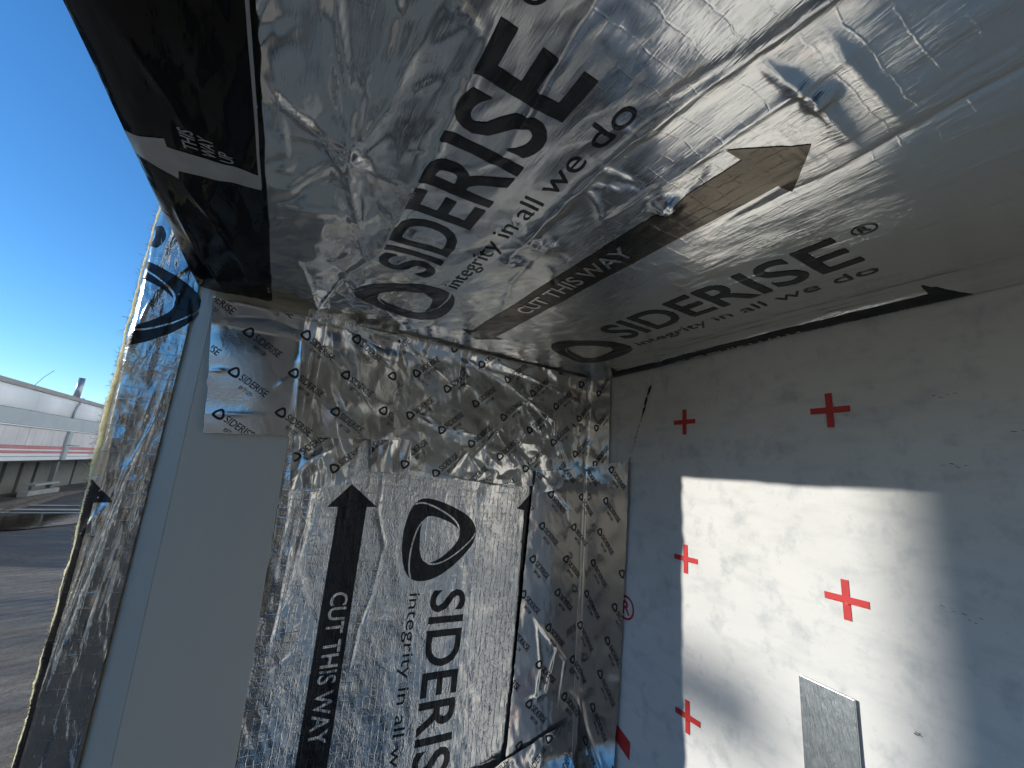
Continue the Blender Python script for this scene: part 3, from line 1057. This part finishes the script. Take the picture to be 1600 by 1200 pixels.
def outer_h(u, v):
    d = np.clip((u - outer_edge(v)) / .012, 0, 1)
    e = sstep(.0, .8, d)
    return e * (fold_h(u, v, OF) + .0016 * facets(u / .008, v / .022, 61) + .0008 * facets(u / .003, v / .010, 69) + .0012 * vnoise(u * 20, v * 9, 63)) + .0003 * facets(u / .004, v / .007, 62) - .0035 * (1 - d) ** 2 + .001


S_O = Sheet(plane_o, outer_h)


def build_outer():
    t = empty('outer_barrier', (-.11, YO, CZ - .5), 'foil strip of outer cavity barrier with frayed yellow wool edge', 'cavity barrier')
    nv = 700
    vs = np.linspace(-.60, .42, nv + 1)
    e = outer_edge(vs) + .0012 * vnoise(vs * 90, vs * 0, 64) + .0006 * vnoise(vs * 300, vs * 0, 65)
    nu = 60
    A = np.linspace(0, 1, nu + 1)
    U = e[:, None] * (1 - A) + (-.0895 + (.155 - vs[:, None]) * .010 - .0008) * A; V = np.repeat(vs[:, None], nu + 1, 1)
    P = S_O.pos(U.ravel(), V.ravel())
    I = np.arange(P.shape[0]).reshape(nv + 1, nu + 1)
    q = np.stack([I[:-1, :-1].ravel(), I[:-1, 1:].ravel(), I[1:, 1:].ravel(), I[1:, :-1].ravel()], 1)
    mesh_obj('foil_facing', P, q, M_foil_strip, t, smooth=True, uv=np.stack([U.ravel(), V.ravel()], 1))
    wo = wool_out(vs)
    # wool block behind the facing, lumpy outer side
    prof = [(.0, .0042), (.0003, .0052), (-.0006, .010), (.0006, .03), (.0020, .055), (.004, .085)]
    v = []; f = []
    for i in range(0, nv + 1, 2):
        for k, (dx, dy) in enumerate(prof):
            n_ = .0022 * vnoise(np.array([vs[i] * 110.]), np.array([k * 1.7]), 66)[0] + .0012 * vnoise(np.array([vs[i] * 420.]), np.array([k * 2.3]), 67)[0]
            v.append((e[i] - wo[i] + (wo[i] + .0006) * (k == 0) + dx + n_ * (.4 + .6 * (k > 1)), YO + dy, CZ + vs[i]))
        v.append((-.075, YO + .085, CZ + vs[i])); v.append((-.075, YO + .012, CZ + vs[i]))
    n = len(prof) + 2
    m = len(v) // n
    for i in range(m - 1):
        for k in range(n):
            f.append((i * n + k, i * n + (k + 1) % n, (i + 1) * n + (k + 1) % n, (i + 1) * n + k))
    f.append(tuple(range(n))); f.append(tuple((m - 1) * n + k for k in range(n - 1, -1, -1)))
    mesh_obj('insulation_core', v, f, M_wool, t, smooth=True)
    # loose fibres
    rr = random.Random(9)
    v = []; f = []
    for k in range(5200):
        z_ = rr.uniform(-.40, .30)
        x = float(np.interp(z_, vs, e - wo)) + .0006
        y = YO + .0048 + abs(rr.gauss(0, .014))
        L_ = min(.006, rr.expovariate(1 / .0014)) + .0006
        if rr.random() < .006: L_ *= 2
        a = rr.gauss(0, .9)
        dx, dz, dy = -math.cos(a) * L_, math.sin(a) * L_, rr.gauss(0, .4) * L_
        w_ = rr.uniform(.00008, .00022)
        c = len(v)
        bx, bz = rr.gauss(0, .25) * L_, rr.gauss(0, .25) * L_
        p0 = (x, y, CZ + z_); p1 = (x + dx * .5 + bx, y + dy * .5, CZ + z_ + dz * .5 + bz); p2 = (x + dx, y + dy, CZ + z_ + dz)
        for p, ww in ((p0, w_), (p1, w_), (p2, w_ * .4)):
            v += [(p[0] - ww * math.sin(a), p[1], p[2] - ww * math.cos(a)), (p[0] + ww * math.sin(a), p[1], p[2] + ww * math.cos(a))]
        f += [(c, c + 1, c + 3, c + 2), (c + 2, c + 3, c + 5, c + 4)]
    o = mesh_obj('wool_fibre', v, f, M_wool, t)
    o['kind'] = 'stuff'
    ink = ink_mat('black_ink_strip', (120, 60), .35, (.0105, .0105), .14, .30)
    clip = lambda u, v: u > outer_edge(v) + .0006
    dn, up = (0, -1), (1, 0)
    S_O.prints('printed_logo', [logo_at(LOGO_BIG, (-.167 * KO, .1580 * KO), dn, up, .0765 * KO, .0745 * KO)], ink, t, clip=clip)
    cx, cz_ = -.151 * KO, .184 * KO
    sh = []
    a = np.linspace(-.62, .62, 14)
    p = np.concatenate([np.stack([cx + .018 * np.cos(a), cz_ + .016 * np.sin(a)], 1), np.stack([cx + .0256 * np.cos(a[::-1]), cz_ + .0185 * np.sin(a[::-1])], 1)])
    sh.append(poly(p))
    S_O.prints('lettering', sh, ink, t, clip=clip)
    xs = -.1325
    S_O.prints('printed_arrow', [poly([(xs - .013, -.6), (xs + .0150, -.6), (xs + .0134, -.0475), (xs + .0255, -.0466), (xs + .0070, -.0290), (xs - .0, -.024), (xs - .02, -.045)])], ink, t, clip=clip)


build_outer()

# ------------------------------------------------------------------ foil tapes
def tape_unit(start, d, up, cap=.0062, L_=.0262, lg=.0085):
    """one repeat of the tape print; start = centre of the small logo"""
    s = np.array(start); d = np.array(d, float); d /= np.linalg.norm(d); up = np.array(up, float); up /= np.linalg.norm(up)
    t0 = s + d * .0060 - up * .0030
    return [logo_at(LOGO_SMALL, s - d * lg * .5 - up * lg * .5, d, up, lg, lg),
            text_at('SIDERISE', t0, d, up, cap, L_, bold=.006),
            text_at('RFT120', t0 + d * .0052 - up * .0066, d, up, .0034, .0118, bold=.006)]


def lattice(o, a, b, ni, nj):
    return [(o[0] + a[0] * i + b[0] * j, o[1] + a[1] * i + b[1] * j) for i in ni for j in nj]


def inside(corners, m=.0008):
    c = np.array(corners)
    def fn(u, v):
        ok = np.ones(u.shape, bool)
        for k in range(4):
            p, q = c[k], c[(k + 1) % 4]
            e = q - p
            ok &= ((u - p[0]) * -e[1] + (v - p[1]) * e[0]) / np.hypot(*e) > m
        return ok
    return fn


def make_tape(label, base, hf, corners, nu, nv, org, a, b, ni, nj, d, up, group=None, loc=None, mat=None):
    t = empty('foil_tape', loc, label, 'tape', 'strips of printed foil tape')
    S = Sheet(base, hf)
    S.grid('tape_sheet', corners, nu, nv, mat or M_foil_tape, t, edge=.0012)
    for p in lattice(org, a, b, ni, nj):
        S.prints('tape_print', tape_unit(p, d, up), M_ink_tape, t, L=.0022, clip=inside(corners))
    return S


def perp(d, s=1):
    return (-d[1] * s, d[0] * s)


# tape across the head of the grey panel
def tape1_h(u, v):
    pnl = 1 - sstep(.002, .02, u)
    under = .0140 * pnl + (1 - pnl) * (barrier_h(np.maximum(u, .02), v) * .45 + .0055)
    k = sstep(.018, .045, u)
    fl = fold_h(u, v, [([(-.0024, .1351), (.003, .0781), (.008, .0214)], .0022, .0016), ([(.0102, .1314), (.0137, .0217)], .0026, .0018),
                       ([(.0244, .1003), (.0601, .0728), (.0759, .0547)], .0018, .0014), ([(.0743, .1108), (.0931, .1001)], .0020, .0016),
                       ([(-.0145, .0601), (.0, .0774)], .0006, .0012), ([(-.0671, .0669), (-.053, .0696)], .0008, .0012),
                       ([(.0348, .1321), (.0581, .1249), (.0799, .1193)], .0018, .0016), ([(-.07, .115), (-.03, .123), (.0, .118)], .0012, .002),
                       ([(-.06, .03), (-.02, .034)], .0008, .002), ([(.03, .115), (.05, .09), (.045, .07)], .001, .002)])
    topr = .007 * sstep(.108, .132, v)
    return under + .0010 + fl + topr + (.0007 + .0015 * k) * vnoise(u * 45, v * 45, 71) + (.0002 + .0011 * k + .0008 * sstep(.1, .12, v)) * (facets(u / .014, v / .017, 72) + .5)


dA = (.0225, -.0130)
c1 = [(-.0600, .0134), (.1010, .0250), (.0930, .1335), (-.0757, .1320)]
make_tape('smooth foil tape stuck across the top of the grey panel', plane_b, tape1_h, c1, 150, 110,
          (-.0478, .0690), (-.0040, -.0385), (.0464, .0080), range(-2, 3), range(-1, 4), dA, perp(dA), loc=(.01, .43, CZ + .07))


# wide crumpled tape over the top of the barrier, turned onto the wall at its end
def corner_base(u, v):
    """along the barrier, round the inner corner, then out along the wall"""
    r = .010
    ua = XW - r
    arc = r * math.pi / 2
    t = np.clip((u - ua) / arc, 0, 1) * math.pi / 2
    x = np.where(u < ua, u, ua + r * np.sin(t))
    y = np.where(u < ua, YB, YB - r + r * np.cos(t) - np.clip(u - ua - arc, 0, None))
    N = np.stack([-np.sin(t), -np.cos(t), np.zeros_like(t)], 1)
    return np.stack([x, y, v + CZ], 1), N


U_C = XW - .010 + .010 * math.pi / 2          # u where the wall run starts (y = YB - .010)
wall_u = lambda y: U_C + (YB - .010 - y)


def under_corner(u, v):
    k = sstep(XW - .03, XW, u)
    return (1 - k) * (barrier_h(u, v) * .55 + .0012) + k * .0005


def tape2_h(u, v):
    fl = fold_h(u, v, [([(.2171, .1326), (.29, .1187), (.3341, .1059)], .0026, .0018), ([(.1164, .0606), (.1558, .0441), (.1962, .0415)], .0024, .0016),
                       ([(.1526, .1353), (.233, .1106), (.3046, .071), (.3287, .0228)], .0028, .0020), ([(.197, .034), (.1695, -.0051)], .0024, .002),
                       ([(.2639, .0822), (.2964, .0448)], .0024, .002), ([(.0915, .1368), (.1572, .097), (.1945, .0957)], .0014, .0016),
                       ([(.2137, .0358), (.2452, .0795), (.2819, .102)], .0022, .0018), ([(.2, .02), (.225, .05), (.24, .03)], .002, .0016),
                       ([(.25, .02), (.262, .05), (.25, .07)], .002, .0016), ([(.30, .09), (.31, .05), (.322, .02)], .0022, .0018)])
    k = .55 + .9 * sstep(.02, .2, vnoise(u * 14, v * 14, 81)) + .5 * (1 - sstep(.1, .13, u))
    cr = .0020 * k * (facets(u / .019, v / .019, 82) + .5) + .0010 * k * (facets(u / .0075, v / .0075, 83) + .5) + .0026 * vnoise(u * 38 + 3 * vnoise(u * 20, v * 20, 85), v * 38, 84)
    wl = sstep(XW - .01, XW + .01, u)
    topr = .006 * sstep(.120, .140, v) * (1 - wl)
    return under_corner(u, v) + .0012 + fl * (1 - .6 * wl) + cr * (1 - .65 * wl) + topr


dB = (.0197, .0185)
c2 = [(.0960, -.0095), (wall_u(.4035), -.0150), (wall_u(.4058), .1395), (.0895, .1395)]
M_tape_rough = foil_mat('foil_tape_crumpled', (190, 140), .34, None, 0, .16)
make_tape('wide crumpled foil tape under the soffit, turned onto the wall', plane_b if False else corner_base, tape2_h, c2, 250, 125,
          (.1165, .0541), (-.0012, -.0480), (.0380, -.0114), range(-6, 7), range(-2, 10), dB, perp(dB), loc=(.22, .44, CZ + .06), mat=M_tape_rough)


# long tape down the inner corner
def tape3_h(u, v):
    fl = fold_h(u, v, [([(.3333, -.1926), (.3186, -.2454), (.2924, -.2479)], .0022, .0018), ([(.2938, -.1609), (.3444, -.2149), (.3381, -.2619)], .0022, .0018),
                       ([(.3329, -.0255), (.3459, -.0659)], .002, .0018), ([(.2898, .0034), (.3325, -.0344), (.3433, -.0421)], .0024, .0018),
                       ([(.3309, -.0102), (.2921, -.0207)], .0020, .0018), ([(.30, -.17), (.31, -.22), (.305, -.26)], .0012, .002),
                       ([(.366, .02), (.3655, -.1), (.3665, -.3)], .0014, .0012), ([(.372, -.25), (.40, -.3)], .003, .002), ([(.352, -.25), (.37, -.262), (.42, -.31)], .0025, .002)])
    top = sstep(-.05, .01, v); bot = sstep(-.2, -.28, v) if False else 1 - sstep(-.29, -.23, v)
    wl = sstep(XW - .01, XW + .01, u)
    on2 = sstep(-.02, .0, v)
    cr = (.0004 + .0012 * top + .0012 * bot) * (facets(u / .02, v / .024, 92) + .5) + (.0001 + .0006 * top + .0006 * bot) * (facets(u / .008, v / .008, 93) + .5)
    base = under_corner(u, v) * (1 - on2) + on2 * tape2_h(u, v)
    return base + .0014 + fl + cr * (1 - .4 * wl) + .0022 * (vnoise(u * 16, v * 10, 91) + .5)


dC = (.0194, -.0180)
c3 = [(.2625, -.45), (wall_u(.3880), -.45), (wall_u(.3655), .0270), (.2820, .0060)]
make_tape('long foil tape down the inner corner, half on barrier half on wall', corner_base, tape3_h, c3, 130, 330,
          (.2885, -.0979), (-.0105, -.0385), (.0500, -.0010), range(-5, 12), range(-3, 5), dC, perp(dC), loc=(.36, .44, CZ - .15))


# short tab below the first tape
def tape4_h(u, v):
    return barrier_h(u, v) * .5 + .0065 + .0016 * np.sin((u - .09) * 260 + 2 * vnoise(u * 40, v * 20, 95)) * sstep(-.01, .02, v) + .0008 * facets(u / .006, v / .02, 96) + .001 * sstep(.01, .03, v)


c4 = [(.0838, -.0095), (.1240, -.0060), (.1205, .0275), (.0790, .0235)]
make_tape('short puckered foil tab beneath the edge of the smooth panel tape', plane_b, tape4_h, c4, 40, 34,
          (.0790, .0130), (-.0012, -.0480), (.0380, -.0114), range(0, 1), range(0, 2), dB, perp(dB), loc=(.10, .44, CZ + .01))


# narrow tape end on the barrier edge, under the first tape
def tape5_h(u, v):
    return barrier_h(u, v) + .0012 + .0012 * (facets(u / .008, v / .014, 97) + .5)


c5 = [(.0150, -.030), (.0600, -.024), (.0740, .0270), (.0080, .0240)]
make_tape('crumpled foil tape end beside the grey panel edge', plane_b, tape5_h, c5, 50, 44,
          (.0130, .0000), (-.0012, -.0480), (.0360, -.0080), range(0, 1), range(-1, 3), dB, perp(dB), loc=(.04, .44, CZ))


# bottom tape crossing the barrier low down
def tape6_h(u, v):
    return under_corner(u, v) * .6 + .006 + .030 * sstep(-.305, -.36, v) * sstep(.25, .3, u) + .0018 * (facets(u / .012, v / .01, 98) + .5) + .0012 * (facets(u / .005, v / .005, 99) + .5)


c6 = [(.1900, -.42), (XW - .012, -.42), (XW - .012, -.276), (.1960, -.318)]
make_tape('crumpled foil tape low across the foot of the inner corner', plane_b, tape6_h, c6, 90, 60,
          (.2150, -.3040), (.0400, -.0080), (.0120, -.0380), range(-1, 5), range(-1, 3), dB, perp(dB), loc=(.28, .44, CZ - .36))

# ------------------------------------------------------------------ helpers added out of frame: shade, fill and reflections
t = empty('added_shade_board', (-5.02, 1.4, 0), 'tall dark board added out of view on the left to shade the wall', 'hoarding')  # added so that its soft shadow ends the sun patch
for k in range(1):
    a_ = 1.738; b_ = a_ - .66
    box('board', (-5.04, -5.00, b_, a_, .04, 3.45), M_board, t)
    box('post', (-5.13, -5.041, b_ + .02, b_ + .10, -.05, 3.45), M_board, t)

t = empty('added_fill_fence', (-5.02, -7, 0), 'long plywood fence added out of view to block low sky and warm the fill', 'fence')  # added to block low blue sky and bounce warmer fill
for k in range(14):
    a_ = 1.070 - 1.224 * k; b_ = a_ - 1.22
    box('board', (-5.04, -5.00, b_, a_, .04, 2.62), M_ply, t)
    box('post', (-5.13, -5.041, b_ + .02, b_ + .10, -.05, 2.6), M_ply, t)

t = empty('added_shadow_rail', (-6, 2.4, 0), 'unseen scaffold tube rail added to dim a band of the sun patch', 'rail')  # added to cast a blurred band across the sun patch
tube('rail', [(-6, 2.13, CZ + 1.66), (-6, 2.66, CZ + 1.665)], .0242, M_pipe, t, 12)
tube('post', [(-6.052, 2.56, -.05), (-6.052, 2.56, CZ + 1.80)], .0242, M_pipe, t, 12)

# end and sill boards added out of frame to darken the cavity
box_ = empty('added_end_board', (.14, -.8, 0), 'unseen board added at the near side to darken the cavity', 'board')
box('board', (-.08, XW - .002, -.86, -.84, CZ - 1.1, CZ + ZC + .08), M_endb, box_)
box_ = empty('added_sill_board', (.14, -.2, CZ - 1.0), 'unseen dark board added below the cavity to darken it', 'board')  # added to keep light from below out of the cavity
box('board', (-.08, XW - .002, -.838, .44, CZ - .98, CZ - .95), M_board, box_)

# brick block added behind the viewer to darken reflections in the foil
M_brick = simple('brown_brick_wall', (.23, .205, .18), .85, nscale=6, namp=.3)
t = empty('added_reflection_block', (-12, -13, 0), 'low brown brick block added behind the viewer for dark reflections in the foil', 'building')
box('wall', (-26, .3, -18, -9, -.05, 2.9), M_brick, t)
box('roof', (-26.2, .4, -18.2, -8.8, 2.9, 3.1), M_trim, t)

# white block added as a sunlit reflector to brighten the far building
t = empty('added_bounce_block', (3, 20, 0), 'tall white block added out of view to bounce sunlight onto the far building', 'building')
box('wall', (.55, 6.0, .62, 48, -.05, 8.0), M_render, t)
box('wall', (.55, 6.0, -30, -.9, -.05, 8.0), M_render, t)
